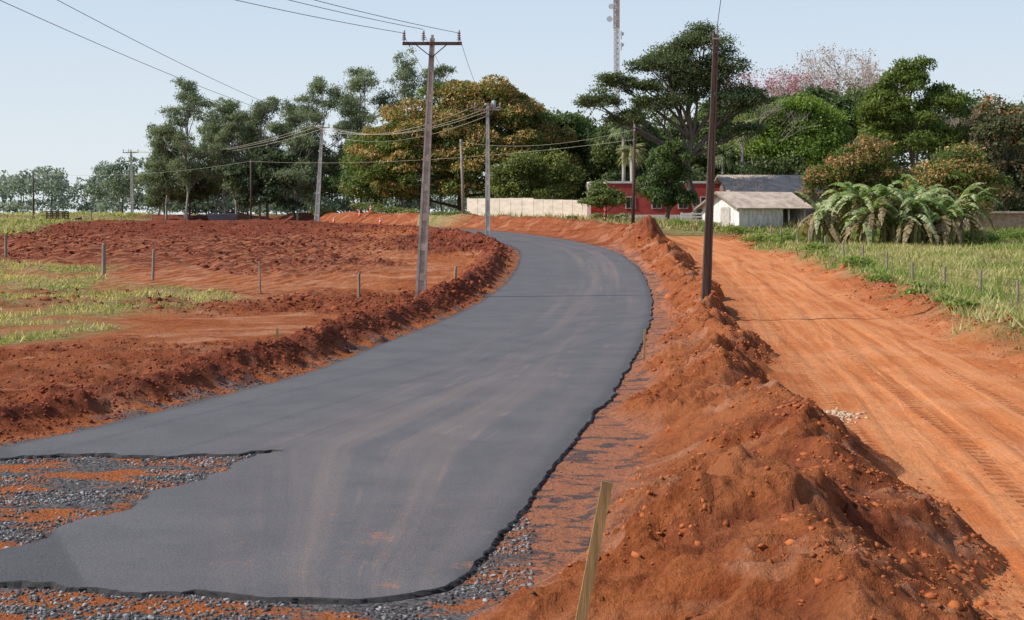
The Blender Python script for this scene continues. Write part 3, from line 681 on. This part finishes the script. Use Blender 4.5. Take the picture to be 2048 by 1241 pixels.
grass_patch('tall_grass', 260000, 12, 56, 28, 116, G_RIGHT, .08, .42, (.18,.28,.045), (.44,.40,.17), (.48,.40,.21), .022, 1.1, .25)
grass_patch('pasture_grass', 60000, -100, -38, 108, 215, G_FARL, .1, .35, (.26,.31,.09), (.44,.42,.16), (.46,.40,.19), .05)
YARD = [(4,141),(9,128),(16,114),(60,114),(60,140),(-16,172),(-14,162),(-4,149)]
grass_patch('yard_grass', 60000, -16, 60, 114, 172, YARD, .15, .7, (.15,.20,.05), (.36,.31,.13), (.44,.36,.20), .03)
# leafy bushes in the right field and by the bend
e = empty('roadside_bushes'); B = []
for x_, y_, r_ in [(17.2,99,.9),(18.4,96,.7),(20,104,1.0),(17.5,110,1.0),(14.5,124,.8),(16.5,120,.8),(33,101,1.0),(35.5,103,1.1),(38,104,1.2),(31,104,1.1),(27,104,1.0),(22,105,.9),(41,106,1.3),(16.9,58,.5),(16.2,50,.4),(12.5,127,.6),(24.5,107,1.1),(29,106,1.1),(16.0,62,.5),(15.2,54,.35),(17.5,72,.6),(18,84,.6),(19.5,97,.8),(14.6,46,.4),(15.3,50,.45)]:
    B.append((x_, y_, gz(x_, y_) + r_ * .3, r_ * 1.5, r_, r_ * .6))
foliage(B, 26000, .13, (.075,.11,.022), (.16,.205,.05), e, sub=12, subr=.42, loose=.45)
e = empty('bank_bushes'); B = []
for x_, y_, r_ in [(-11,160,1.0),(-14,165,1.2),(-8.5,157,.9),(-5.5,153,.9),(-17,170,1.3),(-25,184,1.2),(6,143,.5),(9,139,.8),(10.5,136,.7)]:
    B.append((x_, y_, gz(x_, y_) + r_ * .4, r_ * 1.7, r_, r_ * .7))
foliage(B, 7000, .24, (.07,.10,.03), (.18,.19,.075), e, sub=9, subr=.42)

# ------------------------------------------------------------------ poles, wires
def cross_pole(x, y, ztop, dx, arm, armz, w0, w1, mat, insul, trafo=False):
    e = empty('utility_pole'); z0 = gz(x, y) - .4; mb = MB()
    b0 = Vector((x, y, z0)); t0 = Vector((x + dx, y, ztop))
    # H-section shaft: two flanges, recessed web, solid bridges
    for sd in (-1, 1):
        mb.beam(b0 + Vector((sd * w0 * .38, 0, 0)), t0 + Vector((sd * w1 * .38, 0, 0)), w0 * .24, w0 * .6, w2=w1 * .24, d2=w1 * .6)
    mb.beam(b0, t0, w0 * .52, w0 * .36, w2=w1 * .52, d2=w1 * .36)
    nb = 9
    for i in range(nb + 1):
        t = i / nb; c_ = b0.lerp(t0, t * .985); w = w0 + (w1 - w0) * t; mb.beam(c_, c_ + (t0 - b0).normalized() * .3, w * .52, w * .56)
    mb.obj('shaft', mat, e)
    mb = MB(); cx = x + dx * .97
    mb.beam((cx - arm[0], y - .22, armz), (cx + arm[1], y - .22, armz), .1, .13)
    mb.beam((cx - arm[0] * .55, y - .20, armz - .04), (cx, y - .16, armz - .55), .035); mb.beam((cx + arm[1] * .5, y - .20, armz - .04), (cx, y - .16, armz - .55), .035)
    mb.obj('crossarm', DWOOD if mat is CONC else GWOOD, e)
    mb = MB()
    for ix in insul:
        X_ = cx + ix; mb.tube([(X_, y - .22, armz + .065), (X_, y - .22, armz + .2)], .018, 6)
        zz = armz + .14
        for k_ in range(4): mb.tube([(X_, y - .22, zz), (X_, y - .22, zz + .05), (X_, y - .22, zz + .09)], [.095 - .008*k_, .055, .03], 8); zz += .085
        mb.tube([(X_, y - .22, zz - .02), (X_ + .03, y - .22, zz + .06)], .03, 6)
    mb.obj('insulators', INSUL, e, True)
    if trafo:
        mb = MB(); mb.tube([(x + dx + .45, y - .1, armz + .1), (x + dx + .45, y - .1, armz + .62)], .17, 10); mb.tube([(x + dx + .45, y - .1, armz + .62), (x + dx + .45, y - .1, armz + .7)], [.17, .06], 10)
        mb.tube([(x + dx - .1, y - .3, armz + .3), (x + dx - .1, y - .3, armz + .45)], .12, 8); mb.obj('transformer', STEEL, e, True)
    return e
cross_pole(-3.73, 57.7, 10.66, .5, (1.18,1.22), 10.42, .44, .20, CONC, [-1.12,-.34,1.1])
cross_pole(-1.8, 105, 11.5, 0, (1.0,1.0), 11.25, .42, .22, CONC2, [-.92,.3,.92], True)
cross_pole(-22.7, 165, 13.9, .7, (1.2,.9), 13.6, .6, .26, CONC2, [-1.1,.0,.8])
cross_pole(-57.4, 215, 13.2, -.2, (1.2,1.2), 12.9, .45, .25, CONC2, [-1.1,-.3,1.1])
def plain_pole(x, y, zt, dx, r0, r1, mat, name='wooden_pole'):
    e = empty(name); z0 = gz(x, y) - .4; mb = MB(); mb.tube([(x, y, z0), (x + dx * .5 + .03, y, (z0 + zt) / 2), (x + dx, y, zt)], [r0, (r0 + r1) / 2, r1], 10); mb.obj('shaft', mat, e, True)
    mb = MB(); mb.beam((x + dx - .12, y - .1, zt - .35), (x + dx + .12, y - .1, zt - .35), .07); mb.tube([(x + dx, y - .16, zt - .3), (x + dx, y - .16, zt - .12)], .05, 8); mb.tube([(x + dx, y - .16, zt - .6), (x + dx, y - .16, zt - .45)], .05, 8); mb.obj('insulator_bracket', INSUL, e)
# dark pole beside the dirt road: paired rusty channels
e = empty('dark_utility_pole'); z0 = gz(6.41, 47) - .4; mb = MB()
mb.beam((6.35, 47, z0), (6.71, 47, 9.55), .20, .30, w2=.09, d2=.16); mb.beam((6.50, 46.96, z0), (6.80, 46.96, 9.4), .09, .2, w2=.05, d2=.1)
mb.obj('shaft', DWOOD, e); mb = MB(); mb.beam((6.6, 46.8, 9.3), (6.9, 46.8, 9.3), .05); mb.tube([(6.74, 46.78, 9.45), (6.74, 46.78, 9.62)], .05, 8); mb.obj('insulator', INSUL, e)
plain_pole(9.5, 112, 10.7, .15, .15, .10, DWOOD); plain_pole(-5.06, 149, 11.4, -.3, .19, .13, GWOOD)
plain_pole(-63.9, 190, 9.2, -.1, .13, .1, DWOOD); plain_pole(-30.3, 165, 9.9, 0, .12, .1, DWOOD)
def wire(pairs, sag, r, mat, name='power_lines'):
    mb = MB()
    for p, q2 in pairs:
        p = Vector(p); q2 = Vector(q2); pts = []
        for i in range(25):
            t = i / 24; c_ = p.lerp(q2, t); c_.z -= sag * 4 * t * (1 - t); pts.append(c_)
        mb.tube(pts, r, 4)
    return mb.obj(name, mat)
wire([((-4.4,57.5,10.85),(-19.2,18,10.7)),((-3.6,57.5,11.0),(-17.6,18,10.9)),((-2.15,57.5,10.85),(-16.2,18,10.75))], .5, .011, WIRE)
wire([((-4.4,57.5,10.8),(-2.72,104.8,11.55)),((-3.6,57.5,10.9),(-1.5,104.8,11.55)),((-2.15,57.5,10.8),(-.9,104.8,11.55))], 1.3, .011, WIREL)
wire([((-1.8 + a,104.8,11.3 - c_),(-22.2 + a * .8,164.8,13.6 - c_)) for a, c_ in ((-.92,-.2),(.3,-.2),(.92,-.2),(0,.5))], 1.5, .020, WIREL)
wire([((-23.0,164.8,13.9),(-58.4,214.8,13.2)),((-22.0,164.8,13.9),(-57.6,214.8,13.2)),((-21.3,164.8,13.7),(-56.4,214.8,13.2))], 1.6, .025, WIREL)
wire([((-22.6,164.8,13.9),(-21,45,12.5)),((-21.4,164.8,13.9),(-19.2,45,12.9))], .7, .016, WIRE)
wire([((6.74,46.8,9.6),(1.4,5,9.7))], .15, .010, WIRE)
wire([((6.74,46.8,9.5),(9.65,111.8,10.4)),], .9, .009, WIRE)
wire([((9.65,111.8,10.2),(-5.3,148.8,11.1)),((9.65,111.8,9.4),(-30.3,164.8,9.7)),((-30.3,164.8,9.7),(-63.9,190,9.0))], .8, .012, WIREL)

# ------------------------------------------------------------------ communications tower
e = empty('communications_tower'); mb = MB(); tx, ty = 19.1, 260; z0 = 2.5; H = 50; w = .45
for lv in range(50):
    za, zb = z0 + lv, z0 + lv + 1; mi = 1 if lv >= 35 or lv < 22 and (lv // 7) % 2 else 0
    cs = [(-w,-w),(w,-w),(w,w),(-w,w)]
    for i in range(4):
        a, c_ = cs[i], cs[(i+1) % 4]
        mb.beam((tx + a[0], ty + a[1], za), (tx + a[0], ty + a[1], zb), .20, m=mi)
        mb.beam((tx + a[0], ty + a[1], za), (tx + c_[0], ty + c_[1], zb), .10, m=mi); mb.beam((tx + a[0], ty + a[1], zb), (tx + c_[0], ty + c_[1], zb), .10, m=mi)
mb.box((tx - .2, ty - .15, z0), (tx + .3, ty + .1, z0 + H), 0)
mb.obj('lattice', [simple_mat('tower_white_paint', (.72,.72,.72), .6, .1), simple_mat('tower_faded_red_paint', (.48,.33,.29), .6, .1)], e)
mb = MB()
for zz, sx_, r_ in ((41.5,-1.0,.5),(39.2,-1.3,.55),(36.5,1.0,.35),(34.5,1.0,.35),(43.3,-.9,.3)):
    mb.tube([(tx + sx_, ty - .6, zz), (tx + sx_, ty - .25, zz)], [r_, r_ * .8], 14); mb.beam((tx, ty - .4, zz), (tx + sx_, ty - .4, zz), .08)
for zz in (33.5, 35.5): mb.box((tx + .7, ty - .7, zz), (tx + .95, ty - .5, zz + 1.5))
mb.obj('antennas', simple_mat('antenna_white', (.65,.66,.68), .5, .05), e)

# ------------------------------------------------------------------ walls and buildings
e = empty('boundary_wall'); mb = MB()
P_ = [(-5.0,158),(2.3,151.5),(8.3,146.5)]
for i in range(2):
    a, c_ = Vector((*P_[i], 0)), Vector((*P_[i+1], 0)); k = 6
    for j in range(k):
        u, v_ = a.lerp(c_, j / k), a.lerp(c_, (j + 1) / k - .004)
        top = 5.3 if i == 0 else 5.15 - .03 * j
        mb.add([(u.x,u.y,2.2),(v_.x,v_.y,2.2),(v_.x,v_.y,top),(u.x,u.y,top),(u.x+.1,u.y+.14,2.2),(v_.x+.1,v_.y+.14,2.2),(v_.x+.1,v_.y+.14,top),(u.x+.1,u.y+.14,top)],
               [(0,1,2,3),(5,4,7,6),(3,2,6,7),(0,3,7,4),(1,5,6,2)])
        mb.beam((u.x + .06, u.y + .07, 2.2), (u.x + .06, u.y + .07, top + .03), .17)
mb.obj('panels', simple_mat('cream_render', (.64,.54,.44), .9, .15, .9, .2, stretch=(1,1,2.5)), e)
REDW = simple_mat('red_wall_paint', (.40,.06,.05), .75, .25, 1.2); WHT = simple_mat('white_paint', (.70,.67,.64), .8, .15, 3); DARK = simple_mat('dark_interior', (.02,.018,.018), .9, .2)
ROOF = simple_mat('fibre_cement_roof', (.46,.37,.30), .9, .3, 1.2, .3, stretch=(1,1,1))
e = empty('red_house'); mb = MB()
x0, x1, y0, y1, zb, zt = 9.4, 20.5, 140.5, 149, 2.3, 6.6
mb.box((x0,y0,zb),(x1,y1,zt - .0),0); mb.box((x0-.08,y0-.08,zt+.002),(x1+.08,y1+.08,zt+.22),1); mb.box((x0-.05,y0-.05,zb),(x1+.05,y0-.002,3.5),1)
mb.box((7.9,146.3,zb),(x0-.003,149,6.75),0); mb.box((7.85,146.2,6.752),(x0-.09,149.05,6.9),1); mb.box((7.7,146.0,zb),(8.1,146.29,6.7),1)
for wx in (11.2, 13.8, 16.4, 18.6):
    mb.box((wx,y0-.05,4.1),(wx+1.0,y0-.01,5.3),1); mb.box((wx+.08,y0-.07,4.18),(wx+.47,y0-.052,5.22),2); mb.box((wx+.53,y0-.07,4.18),(wx+.92,y0-.052,5.22),2)
mb.obj('walls_and_windows', [REDW, WHT, DARK], e)
def gable(name, ox, oy, ang, L, W, zb, ze, zr, mats, over=.4, planks=False, roofm=ROOF, open_frac=0):
    e = empty(name); c_, s_ = math.cos(ang), math.sin(ang)
    def T(u, v, z): return (ox + u * c_ - v * s_, oy + u * s_ + v * c_, z)
    mb = MB(); h = W / 2
    def wall(u0, v0, u1, v1, z0_, z1_, m=0, gab=None):
        n = max(1, int(math.hypot(u1-u0, v1-v0) / (.22 if planks else 50)))
        for i in range(n):
            ta, tb = i / n, (i + 1) / n - (.06 / n if planks else 0)
            pa = (u0 + (u1-u0)*ta, v0 + (v1-v0)*ta); pb = (u0 + (u1-u0)*tb, v0 + (v1-v0)*tb)
            f_ = (lambda v: ze + (zr - ze) * (1 - abs(v) / h)) if gab else (lambda v: z1_)
            jb = random.uniform(0, .1) if planks else 0
            dx_, dy_ = (.04 * (v1 - v0) / max(1e-6, math.hypot(u1-u0, v1-v0)), -.04 * (u1 - u0) / max(1e-6, math.hypot(u1-u0, v1-v0)))
            tops_ = [pa, pb] if not gab or (pa[1] * pb[1] >= 0) else [pa, ((u0+u1)/2, 0), pb]
            V = [T(p[0], p[1], z0_ + jb) for p in (pa, pb)] + [T(p[0], p[1], f_(p[1]) - .03) for p in tops_[::-1]]
            V2 = [T(p[0] + dx_, p[1] + dy_, z0_ + jb) for p in (pa, pb)] + [T(p[0] + dx_, p[1] + dy_, f_(p[1]) - .03) for p in tops_[::-1]]
            k = len(V); mb.add(V + V2, [tuple(range(k)), tuple(range(2*k-1, k-1, -1))] + [(i_, (i_+1) % k, (i_+1) % k + k, i_ + k) for i_ in range(k)], m)
    wall(0, -h, 0, h, zb, ze, 0, True); wall(L, h, L, -h, zb, ze, 0, True)
    wall(0, -h, L * (1 - open_frac), -h, zb, ze); wall(L, h, 0, h, zb, ze)
    if open_frac:
        for uu in (L * .75, L - .1): mb.beam(T(uu, -h + .1, zb), T(uu, -h + .1, ze), .14, m=0)
        wall(L * (1 - open_frac), -h, L * (1 - open_frac), h, zb, ze, 1)
    mb.obj('walls', mats, e)
    mb = MB(); sl = (zr - ze) / h; n = int((L + 2 * over) / .09)
    for sd in (-1, 1):
        V = []; F_ = []
        for i in range(n + 1):
            u = -over + (L + 2 * over) * i / n; dz = .03 * (i % 2)
            V += [T(u, 0, zr + .04 + dz), T(u, sd * (h + over), ze - sl * over + .04 + dz), T(u, 0, zr - .02 + dz), T(u, sd * (h + over), ze - sl * over - .02 + dz)]
        for i in range(n):
            k = 4 * i; F_ += [(k, k+1, k+5, k+4), (k+2, k+6, k+7, k+3), (k+1, k+3, k+7, k+5)]
        F_ += [(0,2,3,1), (4*n, 4*n+1, 4*n+3, 4*n+2)]
        mb.add(V, F_)
    mb.obj('roof', roofm, e)
    mb = MB()
    for sd in (-1, 1): mb.beam(T(-over - .03, 0, zr - .05), T(-over - .03, sd * (h + over), ze - sl * over - .05), .05, .16)
    mb.obj('bargeboards', GWOOD, e)
    return e, T
sz = gz(19, 121)
PL = simple_mat('whitewashed_planks', (.74,.70,.65), .85, .28, 2.2, .3, stretch=(2,2,.5))
e, T = gable('wooden_shed', 17.9, 122.2, math.radians(28), 7.2, 5.2, sz - .1, 4.25, 5.45, [PL, DARK], .5, True, open_frac=.35)
mb = MB(); mb.add([T(-.06, -1.4, sz), T(-.06, -.1, sz), T(-.06, -.1, sz + 1.75), T(-.06, -1.4, sz + 1.75)], [(0,1,2,3)]); mb.obj('door_opening', simple_mat('old_door', (.45,.40,.36), .9, .2), e)
gable('outbuilding', 20.6, 139, math.radians(4), 9.5, 8, 2.4, 5.75, 7.35, [simple_mat('dull_wall', (.16,.12,.11), .9, .3), DARK], .5)
e = empty('low_outbuilding'); mb = MB(); mb.box((38.5,119,2),(50,124,3.6),0); mb.box((38.2,118.6,3.62),(50.3,124.4,3.8),1); mb.obj('walls', [simple_mat('beige_wall', (.42,.30,.22), .9), ROOF], e)
# fences
def fence_post(x, y, h, r=.07, mat=GWOOD, name='fence_post', lean=None, sq=False):
    z0 = gz(x, y); mb = MB(); l_ = random.uniform(-.06, .06) if lean is None else lean
    if sq: mb.beam((x, y, z0 - .3), (x + l_, y, z0 + h), r * 2, r * 1.6)
    else: mb.tube([(x, y, z0 - .3), (x + l_ * .5, y, z0 + h * .5), (x + l_, y, z0 + h * .96), (x + l_, y, z0 + h)], [r, r * .95, r * .9, r * .55], 8)
    return mb.obj(name, mat)
for a in [(-29.9,84,1.6,.09),(-20.1,70,1.55,.11),(-16.8,66.5,1.45,.07),(-10.8,61,1.4,.045),(-6.35,59,1.1,.06),(-2.65,66,.75,.07)]: fence_post(*a)
for i in range(13): fence_post(18.75 + random.uniform(-.1,.1), 48 + i * 4.6, 1.05 + random.uniform(-.1,.15), .06)
for i in range(9): fence_post(-38 - i * 4.5, 165 + i * 3, 1.2, .08)
mb = MB()
for hh in (.4, .7, .98): mb.tube([(18.7, 48 + i * 4.6, gz(18.7, 48 + i * 4.6) + hh) for i in range(13)], .006, 3)
mb.obj('fence_wires', WIRE)
e = empty('white_rail_fence'); mb = MB()
for i in range(6):
    x_ = 15.2 + i * .95; z_ = gz(x_, 127.5); mb.beam((x_, 127.5, z_ - .2), (x_, 127.5, z_ + 1.15), .14)
for hh in (.45, .75, 1.02): mb.beam((15.1, 127.38, gz(15.2,127.5) + hh), (20.1, 127.38, gz(19.9,127.5) + hh), .07, .14)
mb.obj('rails_and_posts', WHT, e)
e = empty('wooden_pallets'); mb = MB()
for i in range(9): mb.beam((15.9 + i * .32, 124.2, gz(16, 124) - .1), (15.7 + i * .34, 124.5, gz(16, 124) + random.uniform(.5, 1.1)), .12, .04)
mb.obj('boards', simple_mat('faded_boards', (.34,.25,.18), .9, .4), e)
# survey stakes
mb = MB(); mb.beam((.43,10.5,.1), (.705,10.5,1.53), .078, .035, w2=.082, d2=.035); st_o = mb.obj('wooden_stake', YWOOD)
for (x_, y_, h_) in [(3.1,33.5,.75),(-5.6,33.8,.3),(8.0,97,.7),(-.3,76,.5)]: fence_post(x_, y_, h_, .025, YWOOD, 'wooden_stake', .03, True)
# cones
ORG = simple_mat('cone_orange', (.75,.10,.03), .5, .1); CW = simple_mat('cone_white', (.8,.8,.8), .5, .05)
for x_, y_ in [(-16.6,167),(-18.0,168),(-21.3,170),(-14.6,157.6),(-23.6,174)]:
    e = empty('traffic_cone'); z0 = gz(x_, y_) + .03; mb = MB(); mb.box((x_-.22,y_-.22,z0),(x_+.22,y_+.22,z0+.05),0)
    zs = [0.05,.28,.42,.55,.65,.85]; rs = [.17,.125,.098,.075,.056,.03]
    for i in range(5): mb.tube([(x_,y_,z0+zs[i]),(x_,y_,z0+zs[i+1])], [rs[i],rs[i+1]], 12, 1 if i in (1,3) else 0)
    mb.obj('cone_body', [ORG, CW], e)
# steel trough on the left skyline
e = empty('metal_trough'); mb = MB(); x_, y_ = -33.2, 163; z0 = gz(x_, y_) + .25
mb.add([(x_-1.5,y_-.3,z0),(x_+1.5,y_-.3,z0),(x_+1.5,y_+.3,z0),(x_-1.5,y_+.3,z0),(x_-1.7,y_-.55,z0+.65),(x_+1.7,y_-.55,z0+.65),(x_+1.7,y_+.55,z0+.65),(x_-1.7,y_+.55,z0+.65)], [(0,3,2,1),(0,1,5,4),(1,2,6,5),(2,3,7,6),(3,0,4,7)])
mb.beam((x_-1.75,y_-.58,z0+.68),(x_+1.75,y_-.58,z0+.68),.08); mb.beam((x_-1.75,y_+.58,z0+.68),(x_+1.75,y_+.58,z0+.68),.08)
for a in (-1.2,1.2): mb.beam((x_+a,y_-.3,z0-.4),(x_+a,y_-.3,z0+.02),.12); mb.beam((x_+a,y_+.3,z0-.4),(x_+a,y_+.3,z0+.02),.12)
mb.obj('trough_body', simple_mat('blue_grey_steel', (.14,.17,.22), .5, .25), e)
# cattle loading pen far left
e = empty('timber_pen'); mb = MB(); x_, y_ = -60.5, 185; z0 = gz(x_, y_)
for i in range(4):
    for j in range(2): mb.beam((x_ + i * .75, y_ + j * 1.6, z0), (x_ + i * .75, y_ + j * 1.6, z0 + 1.5), .14)
for hh in (.3,.6,.9,1.2,1.45):
    for j in range(2): mb.beam((x_ - .1, y_ + j * 1.6 - .09, z0 + hh), (x_ + 2.4, y_ + j * 1.6 - .09, z0 + hh), .05, .17)
mb.beam((x_ + 2.5, y_, z0 + .1), (x_ + 4.5, y_, z0 + .6), .5, .3, 0)
mb.obj('rails', DWOOD, e)

# ------------------------------------------------------------------ light, sky, camera
SUN = Vector((-1.0, -.15, .88)).normalized(); el = math.asin(SUN.z); az = math.atan2(SUN.x, SUN.y)
ld = bpy.data.lights.new('sun', 'SUN'); ld.energy = 5.0; ld.angle = math.radians(.5); ld.color = (1, .94, .86)
lo = link(bpy.data.objects.new('sun', ld)); lo.rotation_euler = (-SUN).to_track_quat('-Z', 'Y').to_euler()
w_ = bpy.data.worlds.new('World'); scene.world = w_; w_.use_nodes = True; nt = w_.node_tree; q = NB(nt)
bg = nt.nodes['Background']; sk = nt.nodes.new('ShaderNodeTexSky'); sk.sky_type = 'NISHITA'; sk.sun_disc = False
sk.sun_elevation = el; sk.sun_rotation = az; sk.altitude = 300; sk.air_density = 1.0; sk.dust_density = 1.0; sk.ozone_density = 1.5
# dry-season haze: pale veil that thins with elevation
tc = q.n('ShaderNodeTexCoord').outputs['Generated']; sz_ = q.n('ShaderNodeSeparateXYZ'); q.l(tc, sz_.inputs[0])
haze = q.mix(q.ramp(sz_.outputs[2], 0.0, .19), (5.1,5.55,5.75), (3.9,4.75,5.75))
skyc = q.mix(q.ramp(sz_.outputs[2], .6, .08), sk.outputs[0], haze)
q.l(skyc, bg.inputs[0]); bg.inputs[1].default_value = .15
cd = bpy.data.cameras.new('camera'); cd.lens = 50; cd.sensor_width = 36; cd.shift_y = -.093; cd.clip_end = 6000; cd.clip_start = .1
co = link(bpy.data.objects.new('camera', cd)); co.location = (0, 0, 3.5); co.rotation_euler = (math.radians(90), 0, 0)
scene.camera = co
scene.view_settings.view_transform = 'Standard'; scene.view_settings.look = 'None'; scene.view_settings.exposure = 0
print('verts', len(X))
